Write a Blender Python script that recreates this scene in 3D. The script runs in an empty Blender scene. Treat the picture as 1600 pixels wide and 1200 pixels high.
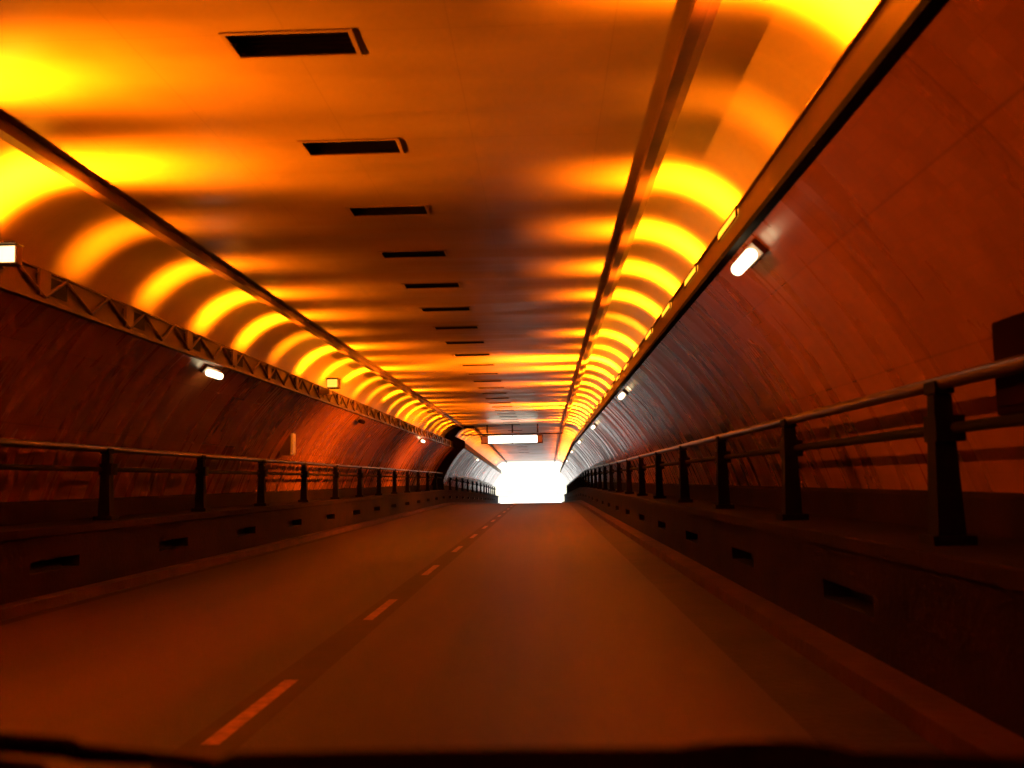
import bpy, bmesh, math, random
from mathutils import Vector, Euler
random.seed(7)
S = bpy.context.scene
COL = S.collection

# ---------------------------------------------------------------- camera, world, sun, exposure
CAM_H = 1.35
cd = bpy.data.cameras.new("camera"); cam = bpy.data.objects.new("camera", cd); COL.objects.link(cam)
cd.sensor_width = 36; cd.lens = 36.0
cd.clip_start = 0.05; cd.clip_end = 5000
cam.location = (0, 0, CAM_H)
YAW, PITCH, ROLL = 0.0299, 0.0942, -0.0192
cam.rotation_euler = (Euler((0, 0, YAW)).to_matrix() @ Euler((math.pi/2 + PITCH, 0, 0)).to_matrix() @ Euler((0, 0, ROLL)).to_matrix()).to_euler()
cd.dof.use_dof = True; cd.dof.focus_distance = 40; cd.dof.aperture_fstop = 2.0
S.camera = cam

SUN_EL, SUN_AZ = math.radians(48), math.radians(35)
w = bpy.data.worlds.new("World"); S.world = w; w.use_nodes = True
nt = w.node_tree; nt.nodes.clear()
sky = nt.nodes.new('ShaderNodeTexSky'); sky.sky_type = 'NISHITA'; sky.sun_disc = False
sky.sun_elevation = SUN_EL; sky.sun_rotation = SUN_AZ; sky.dust_density = 1.0
bg = nt.nodes.new('ShaderNodeBackground'); bg.inputs[1].default_value = 0.10
wo = nt.nodes.new('ShaderNodeOutputWorld')
nt.links.new(sky.outputs[0], bg.inputs[0]); nt.links.new(bg.outputs[0], wo.inputs[0])
sl = bpy.data.lights.new("sun", 'SUN'); sl.energy = 4.5; sl.angle = math.radians(.5); sl.color = (1, .95, .88)
sun = bpy.data.objects.new("sun", sl); COL.objects.link(sun); sun.location = (60, 160, 80)
sd = Vector((math.sin(SUN_AZ)*math.cos(SUN_EL), math.cos(SUN_AZ)*math.cos(SUN_EL), math.sin(SUN_EL)))
sun.rotation_euler = sd.to_track_quat('Z', 'Y').to_euler()

V = S.view_settings
S.display_settings.display_device = 'sRGB'
V.view_transform = 'Standard'; V.look = 'None'; V.gamma = 1; V.use_curve_mapping = False
V.exposure = 1.8
S.cycles.use_denoising = True
S.cycles.max_bounces = 8; S.cycles.diffuse_bounces = 5; S.cycles.glossy_bounces = 4
S.cycles.sample_clamp_indirect = 6
S.cycles.caustics_reflective = False; S.cycles.caustics_refractive = False

# ---------------------------------------------------------------- layout of the tunnel
STEP = 0.62
C0 = -1.85                     # tunnel axis; the car drives in the right lane
Y0, YJ, Y1 = -26.0, 62.0, 116.0
GRADE = 0.0225
LAMP = 2.3                     # spacing of the cove lamps
def zo(y):                     # the road tips over into a downgrade past the joint
    a, b = YJ-4, YJ+4
    if y <= a: return 0.0
    if y >= b: return -GRADE*(y-YJ)
    return -GRADE*(y-a)**2/(2*(b-a))
def sx(u, side, y):            # world x of half-width u on a side (+1 right, -1 left)
    off = 0.0
    if side < 0 and y > YJ: off = STEP
    return C0 + side*u + off
def sxs(u, side, y):           # the same for road edge, kerb, walkway and railing, which drift inward slowly
    off = STEP*min(1, max(0, (y-YJ)/30)) if side < 0 else 0.0
    return C0 + side*u + off

# ---------------------------------------------------------------- materials
def mat(name, col, rough=.6, metal=0, spec=.5, noise=None, bump=None, coat=0):
    m = bpy.data.materials.new(name); m.use_nodes = True
    n = m.node_tree.nodes; l = m.node_tree.links; b = n['Principled BSDF']
    b.inputs['Roughness'].default_value = rough; b.inputs['Metallic'].default_value = metal
    b.inputs['Specular IOR Level'].default_value = spec
    b.inputs['Coat Weight'].default_value = coat
    tc = n.new('ShaderNodeTexCoord')
    sc, amt = noise or (3.0, .25)
    tx = n.new('ShaderNodeTexNoise'); tx.inputs['Scale'].default_value = sc; tx.inputs['Detail'].default_value = 6
    l.new(tc.outputs['Object'], tx.inputs['Vector'])
    rp = n.new('ShaderNodeValToRGB'); l.new(tx.outputs[0], rp.inputs[0])
    rp.color_ramp.elements[0].position = .3; rp.color_ramp.elements[1].position = .7
    rp.color_ramp.elements[0].color = (*[c*(1-amt) for c in col], 1)
    rp.color_ramp.elements[1].color = (*[min(1, c*(1+amt)) for c in col], 1)
    l.new(rp.outputs[0], b.inputs['Base Color'])
    if bump:
        t2 = n.new('ShaderNodeTexNoise'); t2.inputs['Scale'].default_value = bump[0]; t2.inputs['Detail'].default_value = 4
        l.new(tc.outputs['Object'], t2.inputs['Vector'])
        bp = n.new('ShaderNodeBump'); bp.inputs['Strength'].default_value = bump[1]; bp.inputs['Distance'].default_value = .02
        l.new(t2.outputs[0], bp.inputs['Height']); l.new(bp.outputs[0], b.inputs['Normal'])
    return m
def emis(name, col, st):
    m = bpy.data.materials.new(name); m.use_nodes = True
    n = m.node_tree.nodes; l = m.node_tree.links; n.clear()
    e = n.new('ShaderNodeEmission'); e.inputs[0].default_value = (*col, 1); e.inputs[1].default_value = st
    tc = n.new('ShaderNodeTexCoord'); tx = n.new('ShaderNodeTexNoise'); tx.inputs['Scale'].default_value = 9
    mx = n.new('ShaderNodeMapRange'); mx.inputs[3].default_value = .85*st; mx.inputs[4].default_value = 1.15*st
    l.new(tc.outputs['Object'], tx.inputs[0]); l.new(tx.outputs[0], mx.inputs[0]); l.new(mx.outputs[0], e.inputs[1])
    o = n.new('ShaderNodeOutputMaterial'); l.new(e.outputs[0], o.inputs[0]); return m

def tile_mat(name, col, mortar, tile=(.15, .15), rough=(.2, .42), streak=.35, bumps=.25, joints=False, spec=.5):
    """glazed tiles laid in UV metres: U runs round the ring, V along the tunnel"""
    m = bpy.data.materials.new(name); m.use_nodes = True
    n = m.node_tree.nodes; l = m.node_tree.links; b = n['Principled BSDF']
    b.inputs['Specular IOR Level'].default_value = spec
    uv = n.new('ShaderNodeUVMap')
    br = n.new('ShaderNodeTexBrick'); br.offset = 0; br.inputs['Scale'].default_value = 1
    br.inputs['Brick Width'].default_value = tile[0]; br.inputs['Row Height'].default_value = tile[1]
    br.inputs['Mortar Size'].default_value = .005; br.inputs['Mortar Smooth'].default_value = .3
    br.inputs['Color1'].default_value = (*col, 1); br.inputs['Color2'].default_value = (*[c*(.84 if joints else .95) for c in col], 1)
    br.inputs['Mortar'].default_value = (*mortar, 1)
    l.new(uv.outputs[0], br.inputs['Vector'])
    mp = n.new('ShaderNodeMapping'); mp.inputs['Scale'].default_value = (.3, 2.6, 1); l.new(uv.outputs[0], mp.inputs[0])
    st = n.new('ShaderNodeTexNoise'); st.inputs['Scale'].default_value = 1; st.inputs['Detail'].default_value = 3; st.inputs['Roughness'].default_value = .5; st.inputs['Distortion'].default_value = .4
    l.new(mp.outputs[0], st.inputs['Vector'])
    dm = n.new('ShaderNodeTexNoise'); dm.inputs['Scale'].default_value = .55; dm.inputs['Detail'].default_value = 7
    l.new(uv.outputs[0], dm.inputs['Vector'])
    f1 = n.new('ShaderNodeMapRange'); f1.inputs[1].default_value = .3; f1.inputs[2].default_value = .7; f1.inputs[3].default_value = 1-streak; f1.inputs[4].default_value = 1
    l.new(st.outputs[0], f1.inputs[0])
    f2 = n.new('ShaderNodeMapRange'); f2.inputs[1].default_value = .3; f2.inputs[2].default_value = .7; f2.inputs[3].default_value = .72; f2.inputs[4].default_value = 1.08
    l.new(dm.outputs[0], f2.inputs[0])
    mu = n.new('ShaderNodeMath'); mu.operation = 'MULTIPLY'; l.new(f1.outputs[0], mu.inputs[0]); l.new(f2.outputs[0], mu.inputs[1])
    vm = n.new('ShaderNodeVectorMath'); vm.operation = 'SCALE'; l.new(br.outputs['Color'], vm.inputs[0]); l.new(mu.outputs[0], vm.inputs['Scale'])
    cout = vm.outputs[0]
    if joints:                                   # ring and longitudinal panel joints, grime along them
        b2 = n.new('ShaderNodeTexBrick'); b2.offset = 0; b2.inputs['Scale'].default_value = 1
        b2.inputs['Brick Width'].default_value = 1.05; b2.inputs['Row Height'].default_value = 2.43
        b2.inputs['Mortar Size'].default_value = .012; b2.inputs['Mortar Smooth'].default_value = .5
        b2.inputs['Color1'].default_value = (1, 1, 1, 1); b2.inputs['Color2'].default_value = (.86, .84, .82, 1); b2.inputs['Mortar'].default_value = (.68, .65, .62, 1)
        l.new(uv.outputs[0], b2.inputs['Vector'])
        mm = n.new('ShaderNodeMix'); mm.data_type = 'RGBA'; mm.blend_type = 'MULTIPLY'; mm.inputs[0].default_value = 1
        l.new(cout, mm.inputs[6]); l.new(b2.outputs['Color'], mm.inputs[7]); cout = mm.outputs[2]
    l.new(cout, b.inputs['Base Color'])
    rr = n.new('ShaderNodeMapRange'); rr.inputs[1].default_value = .35; rr.inputs[2].default_value = .65
    rr.inputs[3].default_value = rough[0]; rr.inputs[4].default_value = rough[1]; l.new(st.outputs[0], rr.inputs[0])
    l.new(rr.outputs[0], b.inputs['Roughness'])
    bp = n.new('ShaderNodeBump'); bp.inputs['Strength'].default_value = bumps; bp.inputs['Distance'].default_value = .012
    l.new(st.outputs[0], bp.inputs['Height']); l.new(bp.outputs[0], b.inputs['Normal'])
    return m

M = {}
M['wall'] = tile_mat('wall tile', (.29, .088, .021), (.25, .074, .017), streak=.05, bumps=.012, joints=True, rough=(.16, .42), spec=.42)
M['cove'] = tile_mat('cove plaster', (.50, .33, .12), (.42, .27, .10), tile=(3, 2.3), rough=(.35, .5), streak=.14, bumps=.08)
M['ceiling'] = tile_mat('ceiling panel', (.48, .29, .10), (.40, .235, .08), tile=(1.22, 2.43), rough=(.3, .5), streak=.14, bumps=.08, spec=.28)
M['fascia'] = mat('brown painted steel', (.055, .020, .010), .5, 0, .4, (2, .35), (30, .1))
M['rail_steel'] = mat('dull rail paint', (.10, .040, .018), .45, .2, .4, (4, .3))
M['black'] = mat('flat black', (.012, .009, .008), .9, 0, .1)
M['grille'] = mat('sooty grille', (.05, .03, .02), .6, .3, .3)
M['post'] = mat('dark cast post', (.006, .003, .002), .8, 0, .08, (5, .3))
M['handrail'] = mat('handrail paint', (.030, .011, .006), .35, .2, .4, (3, .2))
M['concrete'] = mat('sooty concrete', (.011, .0026, .0013), .9, 0, .08, (1.3, .5), (14, .4))
M['kerbstone'] = mat('worn kerb', (.040, .010, .0045), .75, 0, .12, (2, .4), (12, .4))
M['gutter'] = mat('gutter tar', (.017, .005, .003), .7, 0, .15, (1.5, .5), (16, .3))
M['paint'] = mat('lane paint', (.19, .075, .040), .65, 0, .2, (14, .5))
M['tar'] = mat('tar band', (.020, .006, .003), .7, 0, .15, (3, .35))
M['housing'] = mat('lamp housing', (.12, .055, .025), .45, .2, .4)
M['cabinet_pale'] = mat('pale cabinet', (.55, .42, .28), .4, 0, .4)
M['cabinet_dark'] = mat('dark cabinet', (.010, .003, .002), 1, 0, 0)
M['car'] = mat('black car plastic', (.0018, .0015, .0015), 1, 0, 0)
M['hood'] = mat('dark car paint', (.022, .007, .004), .6, 0, .2)
M['lattice'] = mat('sooty lattice steel', (.07, .028, .012), .5, .2, .4)
M['portal'] = mat('pale portal concrete', (.5, .47, .42), .8, 0, .2, (.8, .15))
M['soil'] = mat('dry ground', (.30, .27, .18), .9, 0, .1, (.3, .3))
M['white_lens'] = emis('white lamp lens', (1, .74, .40), 1.7)
M['sodium_lens'] = emis('sodium lamp lens', (1, .30, .012), 1.0)
M['sign_white'] = emis('sign face white', (1, .95, .74), 2.2)
M['sign_red'] = emis('sign end red', (1, .13, .02), .12)
M['yellow_face'] = emis('yellow signal face', (1, .42, .04), .6)
M['white_face'] = emis('white signal face', (1, .62, .22), 1.2)

# road: worn asphalt with wheel paths along it
def road_mat():
    m = bpy.data.materials.new('worn asphalt'); m.use_nodes = True
    n = m.node_tree.nodes; l = m.node_tree.links; b = n['Principled BSDF']
    uv = n.new('ShaderNodeUVMap')
    mp = n.new('ShaderNodeMapping'); mp.inputs['Scale'].default_value = (.62, .045, 1); l.new(uv.outputs[0], mp.inputs[0])
    a = n.new('ShaderNodeTexNoise'); a.inputs['Scale'].default_value = 1; a.inputs['Detail'].default_value = 5; l.new(mp.outputs[0], a.inputs['Vector'])
    g = n.new('ShaderNodeTexNoise'); g.inputs['Scale'].default_value = 60; g.inputs['Detail'].default_value = 3; l.new(uv.outputs[0], g.inputs['Vector'])
    mx = n.new('ShaderNodeMath'); mx.operation = 'MULTIPLY_ADD'; l.new(g.outputs[0], mx.inputs[0]); mx.inputs[1].default_value = .45; l.new(a.outputs[0], mx.inputs[2])
    rp = n.new('ShaderNodeValToRGB'); l.new(mx.outputs[0], rp.inputs[0])
    rp.color_ramp.elements[0].position = .60; rp.color_ramp.elements[1].position = .86
    rp.color_ramp.elements[0].color = (.009, .0019, .0007, 1); rp.color_ramp.elements[1].color = (.047, .0115, .0040, 1)
    l.new(rp.outputs[0], b.inputs['Base Color']); b.inputs['Roughness'].default_value = .6
    b.inputs['Specular IOR Level'].default_value = .16
    bp = n.new('ShaderNodeBump'); bp.inputs['Strength'].default_value = .4; bp.inputs['Distance'].default_value = .01
    l.new(g.outputs[0], bp.inputs['Height']); l.new(bp.outputs[0], b.inputs['Normal'])
    return m
M['road'] = road_mat()

# ---------------------------------------------------------------- mesh helpers
ORD = ['nearest','second','third','fourth','fifth','sixth','seventh','eighth','ninth','tenth','eleventh','twelfth','thirteenth','fourteenth','fifteenth',
 'sixteenth','seventeenth','eighteenth','nineteenth','twentieth']
TEN = {2:'twenty', 3:'thirty', 4:'forty', 5:'fifty'}
ONE = ['first','second','third','fourth','fifth','sixth','seventh','eighth','ninth']
def ordw(i):                                  # i from 0
    if i < 20: return ORD[i]
    k = i+1; t, o = divmod(k, 10)
    return (TEN[t]+'-'+ONE[o-1]) if o else {3:'thirtieth',4:'fortieth',5:'fiftieth'}[t]
def tag(o, label=None, cat=None, group=None, kind=None):
    if label: o['label'] = label
    if cat: o['category'] = cat
    if group: o['group'] = group
    if kind: o['kind'] = kind
    return o
def link(o, parent=None):
    COL.objects.link(o)
    if parent is not None: o.parent = parent
    return o
def empty(name, loc=(0, 0, 0), rz=0):
    o = bpy.data.objects.new(name, None); o.location = loc; o.rotation_euler = (0, 0, rz); o.empty_display_size = .1
    return link(o)
def mesh(name, verts, faces, m, parent=None, uvs=None, smooth=False):
    me = bpy.data.meshes.new(name); me.from_pydata([tuple(v) for v in verts], [], faces)
    if uvs:
        ul = me.uv_layers.new(name='UVMap')
        for p in me.polygons:
            for li, vi in zip(p.loop_indices, p.vertices): ul.data[li].uv = uvs[vi]
    if smooth:
        for p in me.polygons: p.use_smooth = True
    me.materials.append(m); me.update()
    return link(bpy.data.objects.new(name, me), parent)
class MB:
    def __init__(s): s.v = []; s.f = []; s.uv = []
    def quad(s, a, b, c, d, uvs=None):
        i = len(s.v); s.v += [a, b, c, d]; s.f.append((i, i+1, i+2, i+3))
        s.uv += uvs or [(0, 0)]*4
    def box(s, x0, x1, y0, y1, z0, z1):
        i = len(s.v)
        s.v += [(x, y, z) for x in (x0, x1) for y in (y0, y1) for z in (z0, z1)]; s.uv += [(0, 0)]*8
        for q in ((0,1,3,2),(4,6,7,5),(0,4,5,1),(2,3,7,6),(0,2,6,4),(1,5,7,3)): s.f.append(tuple(i+k for k in q))
    def prism(s, pts, y0, y1, z_at=None):      # closed (x,z) polygon pushed along y
        n = len(pts); i = len(s.v)
        for y in (y0, y1): s.v += [(p[0], y, p[1]) for p in pts]; s.uv += [(0, 0)]*n
        for k in range(n):
            j = (k+1) % n; s.f.append((i+k, i+j, i+n+j, i+n+k))
        s.f.append(tuple(i+k for k in range(n))[::-1]); s.f.append(tuple(i+n+k for k in range(n)))
    def tube(s, a, b, r0, r1=None, seg=12):
        r1 = r1 or r0; a = Vector(a); b = Vector(b); d = (b-a).normalized(); q = d.to_track_quat('Z', 'Y'); i = len(s.v)
        for p, r in ((a, r0), (b, r1)):
            for k in range(seg):
                t = 2*math.pi*k/seg; s.v.append(tuple(p+q@Vector((r*math.cos(t), r*math.sin(t), 0)))); s.uv.append((0, 0))
        for k in range(seg):
            j = (k+1) % seg; s.f.append((i+k, i+j, i+seg+j, i+seg+k))
        s.f.append(tuple(i+k for k in range(seg))[::-1]); s.f.append(tuple(i+seg+k for k in range(seg)))
    def build(s, name, m, parent=None, smooth=False, bevel=0):
        o = mesh(name, s.v, s.f, m, parent, s.uv, smooth)
        bm = bmesh.new(); bm.from_mesh(o.data); bmesh.ops.recalc_face_normals(bm, faces=bm.faces); bm.to_mesh(o.data); bm.free()
        if bevel:
            b = o.modifiers.new('bevel', 'BEVEL'); b.width = bevel; b.segments = 2; b.limit_method = 'ANGLE'
        return o

def stations(a, b, step=2.3):
    ys = set([a, b]); y = math.ceil(a/step)*step
    while y < b:
        if y > a: ys.add(round(y, 3))
        y += step
    for k in range(9):
        q = YJ-4+k
        if a < q < b: ys.add(q)
    if a < YJ < b: ys.add(YJ-.001); ys.add(YJ+.001); ys.discard(YJ)
    return sorted(ys)
def sweep(mb, prof, side, a, b, closed=False, fx=sx):
    """run a (half-width, z) profile along the tunnel; smooth arcs share vertices"""
    ys = stations(a, b); n = len(prof); i0 = len(mb.v)
    arc = [0.0]
    for p, q in zip(prof, prof[1:]): arc.append(arc[-1]+math.hypot(q[0]-p[0], q[1]-p[1]))
    for y in ys:
        for (u, z), s_ in zip(prof, arc):
            mb.v.append((fx(u, side, y), y, z+zo(y))); mb.uv.append((s_, y))
    m_ = n if closed else n-1
    for k in range(len(ys)-1):
        for j in range(m_):
            jj = (j+1) % n; p = i0+k*n
            mb.f.append((p+j, p+jj, p+n+jj, p+n+j))
    if closed:
        for k in (0, len(ys)-1): mb.f.append(tuple(i0+k*n+j for j in range(n)))
def swept(name, prof, side, m, parent=None, a=Y0, b=Y1, closed=False, smooth=False, fx=sx):
    mb = MB(); sweep(mb, prof, side, a, b, closed, fx); return mb.build(name, m, parent, smooth)

# ================================================================= THE SETTING
# road
mb = MB(); ys = stations(Y0, Y1)
for y in ys:
    for u in (-3.9, 3.9):
        x = sxs(abs(u), 1 if u > 0 else -1, y); mb.v.append((x, y, zo(y))); mb.uv.append((u, y))
for k in range(len(ys)-1): mb.f.append((2*k, 2*k+1, 2*k+3, 2*k+2))
tag(mb.build('road', M['road']), 'worn two lane road surface running to the bright tunnel exit', 'road', None, 'structure')
for side, u0, u1, nm in ((1, 3.2, 3.75, 'right'), (-1, 3.62, 3.82, 'left')):
    tag(swept('gutter', [(u0, .004), (u1, .004)], side, M['gutter'], fx=sxs), 'dark tarred gutter strip along the %s kerb' % nm, 'gutter', None, 'structure')
for side, nm in ((1, 'right'), (-1, 'left')):
    uk = 3.75 if side > 0 else 3.82
    tag(swept('kerb', [(uk, -.01), (uk+.01, .12), (4.03, .125), (4.03, -.01)], side, M['kerbstone'], closed=True, fx=sxs), 'low worn kerb at the foot of the %s walkway' % nm, 'kerb', None, 'structure')

# lane markings: dashes with dark tar bands either side
tarb = MB()
for y0_, y1_ in zip(stations(Y0, Y1)[:-1], stations(Y0, Y1)[1:]):
    if y1_-y0_ < .01: continue
    xa, xb = C0-.08, C0+.24
    tarb.quad((xa, y0_, zo(y0_)+.004), (xb, y0_, zo(y0_)+.004), (xb, y1_, zo(y1_)+.004), (xa, y1_, zo(y1_)+.004))
tag(tarb.build('tar_band', M['tar']), 'dark tar band flanking the pale dashes of the lane line', 'road marking', None, 'structure')
DASH = [(5.45+4.8*k, 7.2+4.8*k) for k in range(12)]
for i, (a, b) in enumerate(DASH):
    d = MB(); d.quad((C0+.02, a, zo(a)+.008), (C0+.12, a, zo(a)+.008), (C0+.12, b, zo(b)+.008), (C0+.02, b, zo(b)+.008))
    tag(d.build('lane_dash', M['paint']), '%s worn pale dash of the lane line' % ordw(i), 'lane line', 'dashes of the lane line')

# walkways with recessed slots in their faces
SLOT = {1: [7.65+3.95*k for k in range(0, 26)], -1: [12.25+3.95*k for k in range(0, 25)]}
SLOT_L = 1.25
for side, nm in ((1, 'right'), (-1, 'left')):
    mb = MB()
    sweep(mb, [(4.03, .125), (4.03, .39)], side, Y0, Y1, fx=sxs)
    sweep(mb, [(4.03, .53), (4.03, .80), (3.985, .81), (3.985, .90), (4.0, .91), (5.06, .91)], side, Y0, Y1, fx=sxs)
    y = Y0
    for c in SLOT[side]+[None]:
        e = Y1 if c is None else c-SLOT_L/2
        if e > y: sweep(mb, [(4.03, .39), (4.03, .53)], side, y, e, fx=sxs)
        if c is not None: y = c+SLOT_L/2
    tag(mb.build('walkway', M['concrete']), 'raised sooty concrete walkway below the %s railing' % nm, 'walkway', None, 'structure')
    k = 0
    for c in SLOT[side]:
        b = MB(); z = zo(c); xs = [sxs(4.03, side, c), sxs(4.25, side, c)]
        x0, x1 = xs; ya, yb = c-SLOT_L/2, c+SLOT_L/2
        b.quad((x1, ya, .39+z), (x1, yb, .39+z), (x1, yb, .53+z), (x1, ya, .53+z))
        b.quad((x0, ya, .39+z), (x0, yb, .39+z), (x1, yb, .39+z), (x1, ya, .39+z))
        b.quad((x0, ya, .53+z), (x0, yb, .53+z), (x1, yb, .53+z), (x1, ya, .53+z))
        b.quad((x0, ya, .39+z), (x0, ya, .53+z), (x1, ya, .53+z), (x1, ya, .39+z))
        b.quad((x0, yb, .39+z), (x0, yb, .53+z), (x1, yb, .53+z), (x1, yb, .39+z))
        o = b.build('air_slot', M['black'])
        tag(o, '%s black air slot in the face of the %s walkway' % (ordw(k), nm), 'air slot', 'air slots in the %s walkway face' % nm); k += 1

# curved tile walls
RW = 5.26; ZW = -.42
def wall_z(u): return ZW+math.sqrt(RW*RW-u*u)
arc = []
t0, t1 = math.asin((1.2-ZW)/RW), math.asin((3.405-ZW)/RW)
for k in range(25):
    t = t0+(t1-t0)*k/24; arc.append((RW*math.cos(t), ZW+RW*math.sin(t)))
for side, nm in ((1, 'right'), (-1, 'left')):
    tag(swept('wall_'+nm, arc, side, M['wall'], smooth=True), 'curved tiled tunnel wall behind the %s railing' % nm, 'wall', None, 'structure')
    u = arc[0][0]
    tag(swept('wall_base', [(5.06, .905), (u-.10, .91), (u-.10, 1.17), (u-.05, 1.205), (u+.03, 1.205), (u+.1, .9)], side, M['concrete'], closed=True),
        'low concrete base course of the %s wall behind the walkway' % nm, 'wall base', None, 'structure')

# coves
cove = [(3.12+1.2*math.cos(t), 3.47+1.23*math.sin(t)) for t in [math.pi/2*k/18 for k in range(19)]]
for side, nm in ((1, 'right'), (-1, 'left')):
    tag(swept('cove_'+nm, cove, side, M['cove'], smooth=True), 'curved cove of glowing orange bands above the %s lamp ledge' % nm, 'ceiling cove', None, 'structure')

# flat ceiling, leaving out the vents
VENT = [7.48+2.43*k for k in range(0, 23)]+[66.5+4.86*k for k in range(0, 7)]
VW, VL = .46, .20
ZC = 4.70
mb = MB()
for lo, hi in ((-3.12, -VW), (VW, 3.12)):
    ys = stations(Y0, Y1); i0 = len(mb.v)
    for y in ys:
        for u in (lo, hi):
            mb.v.append((C0+u+(STEP if (u < -1 and y > YJ) else 0), y, ZC+zo(y))); mb.uv.append((u, y))
    for k in range(len(ys)-1): mb.f.append((i0+2*k, i0+2*k+1, i0+2*k+3, i0+2*k+2))
y = Y0
for c in VENT+[None]:
    e = Y1 if c is None else c-VL
    ys = stations(y, e); i0 = len(mb.v)
    for yy in ys:
        for u in (-VW, VW): mb.v.append((C0+u, yy, ZC+zo(yy))); mb.uv.append((u, yy))
    for k in range(len(ys)-1): mb.f.append((i0+2*k, i0+2*k+1, i0+2*k+3, i0+2*k+2))
    if c is not None: y = c+VL
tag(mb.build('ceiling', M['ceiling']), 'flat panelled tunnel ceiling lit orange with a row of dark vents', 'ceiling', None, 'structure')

# outer shell so that no daylight leaks in, and the world past the exit
sh = MB(); zb = zo(Y1)
sh.quad((-9, Y0, 8), (6, Y0, 8), (6, Y1, 8), (-9, Y1, 8))
sh.quad((-9, Y0, -3), (-9, Y0, 8), (-9, Y1, 8), (-9, Y1, -3))
sh.quad((6, Y0, -3), (6, Y0, 8), (6, Y1, 8), (6, Y1, -3))
sh.quad((-9, Y0, -3), (6, Y0, -3), (6, Y1, -3), (-9, Y1, -3))
sh.quad((-9, Y0, -3), (6, Y0, -3), (6, Y0, 8), (-9, Y0, 8))
tag(sh.build('light_shield', M['soil']), 'unseen box shell added round the tunnel to keep daylight out', 'light_shield', None, 'structure')
pw = MB(); xl, xr = sx(5.2, -1, Y1), sx(5.2, 1, Y1)
pw.box(-14, xl, Y1, Y1+.8, -3, 8.3); pw.box(xr, 12, Y1, Y1+.8, -3, 8.3); pw.box(xl, xr, Y1+.002, Y1+.798, 4.72+zb, 8.3)
tag(pw.build('portal_wall', M['portal']), 'pale concrete portal wall round the bright exit', 'portal', None, 'structure')
g = MB(); zg = zb-.03
g.quad((-900, Y1, zg), (900, Y1, zg), (900, 2600, zg), (-900, 2600, zg))
tag(g.build('ground', M['soil']), 'sunlit ground beyond the tunnel exit', 'ground', None, 'structure')
g = MB(); g.quad((C0-3.9, Y1, zg+.02), (C0+3.9, Y1, zg+.02), (C0+3.9, 900, zg+.02), (C0-3.9, 900, zg+.02))
tag(g.build('road_outside', M['portal']), 'sunlit pale concrete road beyond the exit', 'road', None, 'structure')

# ================================================================= THINGS
# railings
POST = {1: [6.42+3.95*k for k in range(-1, 28)], -1: [6.35+3.97*k for k in range(-1, 28)]}
UR = 4.31
for side, nm in ((1, 'right'), (-1, 'left')):
    root = empty('walkway_railing', (C0+side*UR, 0, .91))
    tag(root, 'dark post and tube railing along the %s walkway' % nm, 'railing', 'walkway railings')
    def loc(mbx): mbx.v = [(x-root.location[0], yy, z-.91) for x, yy, z in mbx.v]; return mbx
    for nme, z, r, uu, mt in (('top_rail', 1.90, .045, UR, 'handrail'), ('mid_rail', 1.62, .034, UR+.05, 'post')):
        t = MB(); prof = [(uu+r*math.cos(2*math.pi*k/12), z+r*math.sin(2*math.pi*k/12)) for k in range(12)]
        sweep(t, prof, side, Y0, Y1, True, sxs); loc(t).build(nme, M[mt], root, True)
    for y in POST[side]:
        b = MB(); x = sxs(UR, side, y); z = .91+zo(y)
        for (h0, w0, d0), (h1, w1, d1) in (((0, .13, .13), (.06, .13, .13)), ((.06, .085, .085), (.92, .055, .055))):
            i = len(b.v)
            for h, ww, dd in ((h0, w0, d0), (h1, w1, d1)):
                b.v += [(x-ww, y-dd, z+h), (x+ww, y-dd, z+h), (x+ww, y+dd, z+h), (x-ww, y+dd, z+h)]; b.uv += [(0, 0)]*4
            for q in ((0,1,5,4),(1,2,6,5),(2,3,7,6),(3,0,4,7),(0,3,2,1),(4,5,6,7)): b.f.append(tuple(i+k for k in q))
        b.box(x-.07, x+.11, y-.10, y+.10, z+.63, z+.79)
        b.box(x-.06, x+.06, y-.09, y+.09, z+.925, z+1.0)
        loc(b).build('post', M['post'], root)

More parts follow.
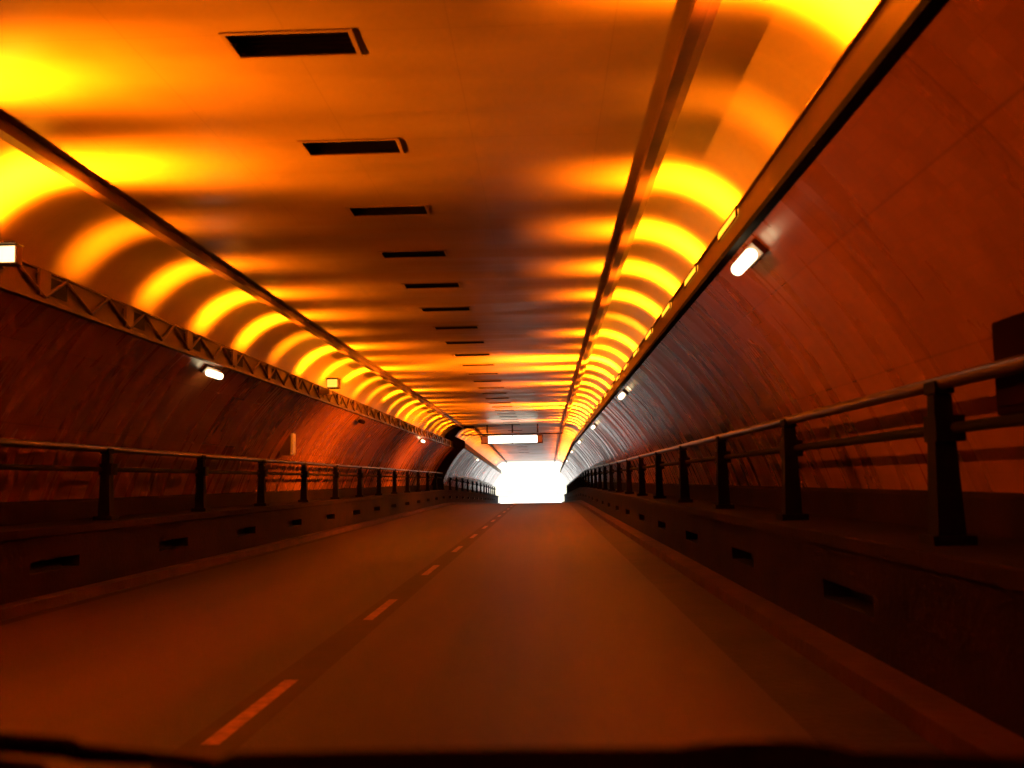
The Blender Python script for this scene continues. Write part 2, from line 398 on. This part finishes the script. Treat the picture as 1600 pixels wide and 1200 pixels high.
# lamp ledges: the steel trough that hides the cove lamps
for side, nm in ((1, 'right'), (-1, 'left')):
    root = empty('lamp_ledge', (C0+side*3.6, 0, 3.39))
    tag(root, 'long brown steel lamp ledge under the %s cove' % nm, 'lamp ledge', 'lamp ledges under the coves')
    def loc(mbx): mbx.v = [(x-root.location[0], yy, z-3.39) for x, yy, z in mbx.v]; return mbx
    t = MB(); sweep(t, [(3.60, 3.43), (3.645, 3.75), (3.685, 3.75), (3.67, 3.46), (4.42, 3.475), (4.42, 3.43)], side, Y0, Y1, True)
    loc(t).build('trough', M['fascia'], root)
    t = MB(); sweep(t, [(3.56, 3.38), (3.555, 3.425), (3.75, 3.43), (3.75, 3.38)], side, Y0, Y1, True)
    loc(t).build('bottom_flange', M['black'] if side > 0 else M['fascia'], root)  # right flange coloured black to paint in the shadow gap under the ledge
    t = MB(); sweep(t, [(3.62, 3.752), (3.625, 3.775), (3.70, 3.775), (3.70, 3.752)], side, Y0, Y1, True)
    loc(t).build('top_edge', M['rail_steel'], root)
    if side < 0:
        # diagonal bracing on the face of the left ledge
        br = MB(); y = 4.0; k = 0
        while y < 60:
            z0_, z1_ = (3.45, 3.73) if k % 2 == 0 else (3.73, 3.45)
            ua = 3.585+(z0_-3.43)*.14; ub = 3.585+(z1_-3.43)*.14
            br.tube((C0-ua+.012, y, z0_), (C0-ub+.012, y+.58, z1_), .022, seg=6)
            if k % 4 == 0: br.box(C0-3.60, C0-3.565, y-.12, y+.12, 3.46, 3.74)
            y += .575; k += 1
        loc(br).build('bracing', M['lattice'], root)
        for k in range(-1, 24):
            y = 16.9-LAMP*.5+LAMP*(k-5)
            if 4 < y < 60:
                q = MB(); q.box(C0-3.612-.02, C0-3.602, y-.34, y+.34, 3.50, 3.70); loc(q).build('access_panel', M['black'], root)

# ceiling rails
for side, nm in ((1, 'right'), (-1, 'left')):
    root = empty('ceiling_rail', (C0+side*3.04, 0, 4.55))
    tag(root, 'brown cable rail under the ceiling along the %s cove' % nm, 'ceiling rail', 'rails where ceiling meets cove')
    def loc(mbx): mbx.v = [(x-root.location[0], yy, z-4.55) for x, yy, z in mbx.v]; return mbx
    t = MB(); sweep(t, [(2.96, 4.698), (2.95, 4.57), (3.05, 4.56), (3.06, 4.698)], side, Y0, Y1, True); loc(t).build('channel', M['fascia'], root)
    t = MB(); sweep(t, [(3.062, 4.698), (3.064, 4.60), (3.14, 4.61), (3.16, 4.69)], side, Y0, Y1, True); loc(t).build('cable_tray', M['rail_steel'], root)
# ceiling vents
kv = 0
for i, c in enumerate(VENT):
    z = ZC+zo(c); root = empty('ceiling_vent', (C0, c, z))
    vis = c > 6.5
    lab = ('%s dark slot vent in the ceiling, counted from the camera' % ordw(kv)) if vis else 'dark slot vent in the ceiling above the car'
    if vis: kv += 1
    tag(root, lab, 'vent', 'slot vents along the ceiling')
    b = MB(); a_, l_, h = VW+.001, VL+.001, .34
    b.quad((-a_, -l_, h), (a_, -l_, h), (a_, l_, h), (-a_, l_, h))
    b.quad((-a_, -l_, 0), (a_, -l_, 0), (a_, -l_, h), (-a_, -l_, h)); b.quad((-a_, l_, 0), (a_, l_, 0), (a_, l_, h), (-a_, l_, h))
    b.quad((-a_, -l_, 0), (-a_, l_, 0), (-a_, l_, h), (-a_, -l_, h)); b.quad((a_, -l_, 0), (a_, l_, 0), (a_, l_, h), (a_, -l_, h))
    b.build('duct', M['black'], root)
    if c > 46: continue
    b = MB(); e = .035
    b.box(-a_-e, a_+e, -l_-e, -l_, -.012, -.002); b.box(-a_-e, a_+e, l_, l_+e, -.012, -.002)
    b.box(-a_-e, -a_, -l_, l_, -.012, -.002); b.box(a_, a_+e, -l_, l_, -.012, -.002)
    b.build('frame', M['ceiling'], root)
    b = MB()
    for k in range(5):
        yy = -l_+.05+.075*k; b.quad((-a_, yy, .02), (a_, yy, .02), (a_, yy+.05, .07), (-a_, yy+.05, .07))
    b.build('louvres', M['grille'], root)

# cove lamps -----------------------------------------------------------------
SOD = (1.0, .235, .004)
def lamp_data(name, power, width=.62, length=.16, tight=.36, floor=.012):
    L = bpy.data.lights.new(name, 'AREA'); L.shape = 'RECTANGLE'; L.size = width; L.size_y = length
    L.energy = power; L.color = SOD; L.use_nodes = True
    n = L.node_tree.nodes; l = L.node_tree.links; em = n['Emission']
    ge = n.new('ShaderNodeNewGeometry'); sp = n.new('ShaderNodeSeparateXYZ'); l.new(ge.outputs['Incoming'], sp.inputs[0])
    m1 = n.new('ShaderNodeMath'); m1.operation = 'DIVIDE'; l.new(sp.outputs['Y'], m1.inputs[0]); m1.inputs[1].default_value = tight
    m2 = n.new('ShaderNodeMath'); m2.operation = 'MULTIPLY'; l.new(m1.outputs[0], m2.inputs[0]); l.new(m1.outputs[0], m2.inputs[1])
    m3 = n.new('ShaderNodeMath'); m3.operation = 'MULTIPLY'; m6 = n.new('ShaderNodeMath'); m6.operation = 'POWER'; l.new(m2.outputs[0], m6.inputs[0]); m6.inputs[1].default_value = 1.3
    l.new(m6.outputs[0], m3.inputs[0]); m3.inputs[1].default_value = -1
    m4 = n.new('ShaderNodeMath'); m4.operation = 'EXPONENT'; l.new(m3.outputs[0], m4.inputs[0])
    m5 = n.new('ShaderNodeMath'); m5.operation = 'MULTIPLY_ADD'; l.new(m4.outputs[0], m5.inputs[0]); m5.inputs[1].default_value = 1-floor; m5.inputs[2].default_value = floor
    l.new(m5.outputs[0], em.inputs['Strength'])
    return L
P0 = 262.0
LD = {}
def lamp(side, y, f):
    key = round(f, 2)
    if key not in LD: LD[key] = lamp_data('sodium_lamp', P0*f)
    o = bpy.data.objects.new('sodium_tube', LD[key])
    d = Vector(((.42 if f < 1.55 or y < 20 else -.7) if side > 0 else (.44 if y < 12 else .2 if f < .6 or y < 25 else .9), 0, 1)).normalized()          # shines up out of the trough
    return o, d
def put_lamp(side, y, f, parent, org):
    o, d = lamp(side, y, f)
    o.location = Vector((sx(3.50, side, y), y, 3.82+zo(y)))-Vector(org)
    q = (-d).to_track_quat('-Z', 'X') if False else d.to_track_quat('-Z', 'Y')
    o.rotation_euler = q.to_euler()
    link(o, parent)
# left: (distance, strength)
rr = random.Random(4)
LAMP = 2.43
LEFT = {}; RIGHT = {}
for k in range(-6, 42):
    y = 17.6+LAMP*k
    if YJ-1.5 < y < YJ+1.5 or y > 112: continue
    LEFT[k] = [y, rr.choice([.35, .5, .8, 1.0, .9, .3])]
for k, f in {-6: .8, -5: .9, -4: 1.7, -3: 1.45, -2: .11, -1: .19, 0: .40, 1: .46, 2: .12, 3: .6, 4: .25, 5: .9, 6: .2, 7: .15, 8: .6, 9: .15, 10: .4, 11: .4, 12: .12, 13: .1, 14: .4, 15: .12, 16: .3, 17: .2}.items(): LEFT[k][1] = f
for k in range(-5, 44):
    y = 11.2+LAMP*k
    if YJ-1.5 < y < YJ+1.5 or y > 112: continue
    RIGHT[k] = [y, rr.choice([.7, 1.2, 1.8, 1.4, 1.0])]
for k, f in {-4: .5, -3: .8, -2: 1.7, -1: .03, 0: .9, 1: 1.1, 2: 1.0, 3: .9, 4: .12, 5: 1.4, 6: .4, 7: 5.5, 8: 2.6, 9: .7, 10: 1.6, 11: .5, 12: .8, 13: .3, 14: 5.0, 15: 4.0, 16: .8}.items(): RIGHT[k][1] = f
for D_ in (LEFT, RIGHT):
    for v in D_.values():
        if v[0] > YJ: v[1] *= .4
LEFT = dict(LEFT.values()); RIGHT = dict(RIGHT.values())
led = {o['label'].split(' ')[-2]: o for o in COL.objects if o.name.startswith('lamp_ledge')}
for y, f in sorted(LEFT.items()): put_lamp(-1, y, f, led['left'], led['left'].location)
kr = 0
for y, f in sorted(RIGHT.items()):
    vis = 8 < y < 60
    if not vis:
        put_lamp(1, y, f, led['right'], led['right'].location); continue
    root = empty('cove_lamp', (C0+3.62, y, 3.70+zo(y)))
    off = False
    tag(root, '%s sodium lamp fixture on the right ledge%s' % (ordw(kr), ', unlit' if off else ''), 'cove lamp', 'sodium lamps on the right ledge'); kr += 1
    yl = .75
    b = MB(); b.box(-.012, .0, yl-.50, yl+.50, -.045, -.03); b.box(-.012, .012, yl-.50, yl+.50, .045, .06)
    b.box(-.012, .006, yl-.50, yl-.47, -.03, .045); b.box(-.012, .006, yl+.47, yl+.50, -.03, .045)
    b.box(.10, .24, -.5, .5, -.18, -.155)
    b.build('housing', M['rail_steel'], root)
    b = MB(); b.prism([(-.008, -.026), (-.004, .04), (.018, .04), (.012, -.026)], yl-.465, yl+.465)
    b.build('lens', M['sodium_lens'], root, False)
    put_lamp(1, y, f, root, root.location)

# small white lamps on the walls under the ledges ----------------------------
def wall_lamp(side, y, lab, lit=True):
    u = 3.72; z = wall_z(u)+zo(y)
    root = empty('wall_lamp', (sx(u, side, y), y, z))
    tag(root, lab, 'wall lamp', 'small white lamps on the walls')
    # local frame: outward normal of the wall points inward and down
    nx, nz = -side*math.cos(math.atan2(z-zo(y)-ZW, u)), -math.sin(math.atan2(z-zo(y)-ZW, u))
    nrm = Vector((nx, 0, nz)); tan = Vector((nz, 0, -nx))
    def P(a, t, yy): v = nrm*a+tan*t; return (v.x, yy, v.z)
    def pr(a0, a1, t0, t1, y0, y1):
        m_ = MB(); m_.v = [P(a, t, q) for a in (a0, a1) for q in (y0, y1) for t in (t0, t1)]; m_.uv = [(0, 0)]*8
        m_.f = [(0,1,3,2),(4,6,7,5),(0,4,5,1),(2,3,7,6),(0,2,6,4),(1,5,7,3)]; return m_
    pr(0.0, .05, -.075, .075, -.36, .36).build('back_plate', M['housing'], root, bevel=.008)
    m_ = MB(); n_ = 14
    for yy in (-.31, -.29, .29, .31):
        rsc = .55 if abs(yy) > .3 else 1
        for k in range(n_):
            t = 2*math.pi*k/n_; m_.v.append(P(.115+.06*rsc*math.cos(t), .06*rsc*math.sin(t), yy)); m_.uv.append((0, 0))
    for r in range(3):
        for k in range(n_):
            j = (k+1) % n_; m_.f.append((r*n_+k, r*n_+j, (r+1)*n_+j, (r+1)*n_+k))
    m_.f.append(tuple(range(n_))); m_.f.append(tuple(3*n_+k for k in range(n_)))
    m_.build('lens', M['white_lens'] if lit else M['cabinet_dark'], root, True)
wall_lamp(1, 8.9, 'nearest white tube lamp on the right wall, beneath the ledge')
wall_lamp(1, 23.3, 'second white lamp on the right wall from the camera')
wall_lamp(1, 37.0, 'third white lamp on the right wall from the camera')
wall_lamp(1, 51.5, 'fourth white lamp on the right wall from the camera')
wall_lamp(1, 66.0, 'white lamp on the right wall just past the overhead sign')
wall_lamp(1, 80.4, 'farthest white lamp on the right wall near the exit')
wall_lamp(-1, 16.9, 'nearest white lamp on the left wall, beneath the ledge')
wall_lamp(-1, 30.8, 'unlit wall lamp on the left wall between two lit ones', False)
wall_lamp(-1, 46.5, 'white lamp on the left wall far down near the overhead sign')
wall_lamp(-1, 75.0, 'lamp on the left wall past the overhead sign')

# signal boxes on the left ledge
def signal_box(y, face, lab, wid=.30, hh=.24, at=(-3.60, 3.79), deep=.34):
    root = empty('signal_box', (C0+at[0], y, at[1])); tag(root, lab, 'signal box', 'signal boxes on the left ledge')
    b = MB(); b.box(-.05, wid-.05, 0, deep, 0, hh); b.build('housing', M['housing'], root, bevel=.012)
    b = MB(); b.box(-.03, wid-.07, -.012, 0, .02, hh-.02); b.build('face', face, root)
    b = MB(); b.box(-.06, wid-.04, -.06, deep, hh+.002, hh+.016); b.build('hood', M['fascia'], root)
    b = MB(); b.tube((-.03, deep*.5, -.03), (-.03, deep*.5, 0.0), .02); b.build('stand', M['fascia'], root)
signal_box(9.9, M['white_face'], 'bright white signal box at the left edge of the photo', .2, .2, (-3.52, 3.60), .12)
signal_box(25.8, M['yellow_face'], 'yellow faced signal box standing on the left ledge')
root = empty('junction_box', (C0-3.585, 24.6, 3.50)); tag(root, 'small cream junction box fixed to the left ledge face below the yellow box', 'junction box')
b = MB(); b.box(-.03, .27, 0, .3, .04, .15); b.build('case', M['cabinet_pale'], root, bevel=.01)
b = MB(); b.tube((.1, .15, -.03), (.1, .15, .04), .015); b.build('conduit', M['rail_steel'], root)

# cabinets on the walls
root = empty('wall_cabinet', (C0-4.36, 25.0, 2.41)); tag(root, 'small pale cabinet on the left wall above the railing', 'cabinet')
b = MB(); b.box(-.22, .06, -.22, .22, -.33, .33); b.build('case', M['cabinet_pale'], root, bevel=.02)
b = MB(); b.box(.062, .078, -.17, .17, -.28, .2); b.build('door', M['cabinet_pale'], root)
b = MB(); b.box(-.22, .12, -.27, .27, .335, .36); b.build('cap', M['cabinet_pale'], root)
root = empty('wall_cabinet', (C0+4.62, 5.55, 1.94)); tag(root, 'dark cabinet on the right wall behind the handrail', 'cabinet')
b = MB(); b.box(-.14, .25, -.48, .48, -.27, .28); b.build('case', M['cabinet_dark'], root, bevel=.02)
b = MB(); b.box(-.156, -.142, -.42, .42, -.22, .23); b.build('door', M['cabinet_dark'], root)

# overhead sign on its beam
root = empty('overhead_sign', (C0, 60.6, 4.70)); tag(root, 'long white lit sign on a dark beam across the ceiling', 'sign')
b = MB(); b.box(-3.0, 3.0, .1, .35, -.62, -.56)
for x in (-1.5, 0, 1.5): b.box(x-.04, x+.04, .12, .3, -.52, -.002)
b.build('beam', M['fascia'], root)
b = MB(); b.box(-1.86, 1.80, -.06, .08, -1.16, -.66); b.build('case', M['fascia'], root)
for x0, x1 in ((-1.42, -.03), (.03, 1.46)):
    b = MB(); b.box(x0, x1, -.078, -.062, -1.12, -.70); b.build('panel', M['sign_white'], root, bevel=.004)
for x0, x1 in ((-1.80, -1.46), (1.50, 1.74)):
    b = MB(); b.box(x0, x1, -.076, -.062, -1.10, -.72); b.build('end_panel', M['sign_red'], root)
b = MB(); b.box(-.78, -.70, -.084, -.079, -.82, -.80); b.box(-.72, -.70, -.084, -.079, -.90, -.82); b.box(-.78, -.70, -.084, -.079, -.92, -.90)
b.build('mark', M['fascia'], root)

# frame at the joint where the left side steps in
pr = [(5.06, .905)]+arc[::4]+[(3.56, 3.38), (3.56, 3.80)]+cove[6::3]
b = MB(); inn = [(C0-u+STEP+.01, z) for u, z in pr]; out = [(C0-u-1.0, z+.0) for u, z in pr]; out[-1] = (C0-4.2, 5.6); inn.append((C0-2.4, ZC-.02)); out.append((C0-2.4, 5.6))
for k in range(len(inn)-1):
    for y in (YJ-.15, YJ+.15): b.quad((inn[k][0], y, inn[k][1]), (inn[k+1][0], y, inn[k+1][1]), (out[k+1][0], y, out[k+1][1]), (out[k][0], y, out[k][1]))
    b.quad((inn[k][0], YJ-.15, inn[k][1]), (inn[k+1][0], YJ-.15, inn[k+1][1]), (inn[k+1][0], YJ+.15, inn[k+1][1]), (inn[k][0], YJ+.15, inn[k][1]))
tag(b.build('joint_frame', M['concrete']), 'dark curved frame where the left wall steps in below the overhead sign', 'frame')

# the car the picture is taken from: dashboard, wiper and hood along the bottom edge
root = empty('car', (0, 1.2, 0)); tag(root, 'black dashboard and wiper of the car along the bottom of the photo', 'car')
def carpt(px, py, Y):                        # measured sight lines turned into lengths at the dashboard's distance
    return ((px-851)/1600*Y*1.0, CAM_H-(py-8-751)/1600*Y*1.0)
def slab(name, sil, Ya, Yb, drop, m, soft=True):
    """a long moulded top: silhouette in (x, z) at Ya falling away towards the driver"""
    b = MB(); n = len(sil)
    rows = [(Ya+.05, -.05), (Ya, 0), (Ya-(Ya-Yb)*.5, -drop*.35), (Yb, -drop)]
    for Y, dz in rows:
        for x, z in sil: b.v.append((x, Y-1.2, z+dz)); b.uv.append((0, 0))
    for x, z in sil: b.v.append((x, Ya+.05-1.2, z-.3)); b.uv.append((0, 0))
    for r in range(3):
        for k in range(n-1): b.f.append((r*n+k, r*n+k+1, (r+1)*n+k+1, (r+1)*n+k))
    for k in range(n-1): b.f.append((4*n+k, 4*n+k+1, k+1, k))
    return b.build(name, m, root, True)
YD = 1.25
sil = [(-400, 1215), (0, 1204), (200, 1200), (325, 1192), (345, 1176), (365, 1166), (600, 1164), (850, 1164), (1040, 1166), (1085, 1160), (1150, 1156), (1230, 1158), (1280, 1166), (1310, 1174), (1400, 1178), (1500, 1183), (1640, 1190), (2000, 1215)]
slab('dashboard', [carpt(px, py, YD) for px, py in sil], YD, .75, .16, M['car'])
YW = 1.42
b = MB(); pts = [(-200, 1128, 20), (0, 1147, 19), (110, 1156, 19), (125, 1164, 17), (240, 1173, 14), (340, 1186, 12), (420, 1198, 10)]
prev = None
for px, py, r in pts:
    x, z = carpt(px, py, YW); q = ((x, YW-1.2, z), r/1600*YW*.62)
    if prev: b.tube(prev[0], q[0], prev[1]*1.3, q[1]*1.3, 10)
    prev = q
b.build('wiper', M['car'], root, True)
slab('cowl', [carpt(px, py, 1.36) for px, py in [(-300, 1180), (0, 1170), (70, 1177), (85, 1199), (225, 1203), (245, 1188), (340, 1196), (420, 1206)]], 1.36, 1.27, .06, M['car'])
b = MB(); hp = [(-1.4, .95), (-.9, .965), (-.66, .984), (-.5, .982), (-.4, .96), (1.0, .93)]
for Y, dz in ((1.55, -.055), (1.9, -.19), (2.4, -.38)):
    for x, z in hp: b.v.append((x, Y-1.2, z+dz)); b.uv.append((0, 0))
for r in range(2):
    for k in range(5): b.f.append((r*6+k, r*6+k+1, (r+1)*6+k+1, (r+1)*6+k))
b.build('hood', M['hood'], root, True)
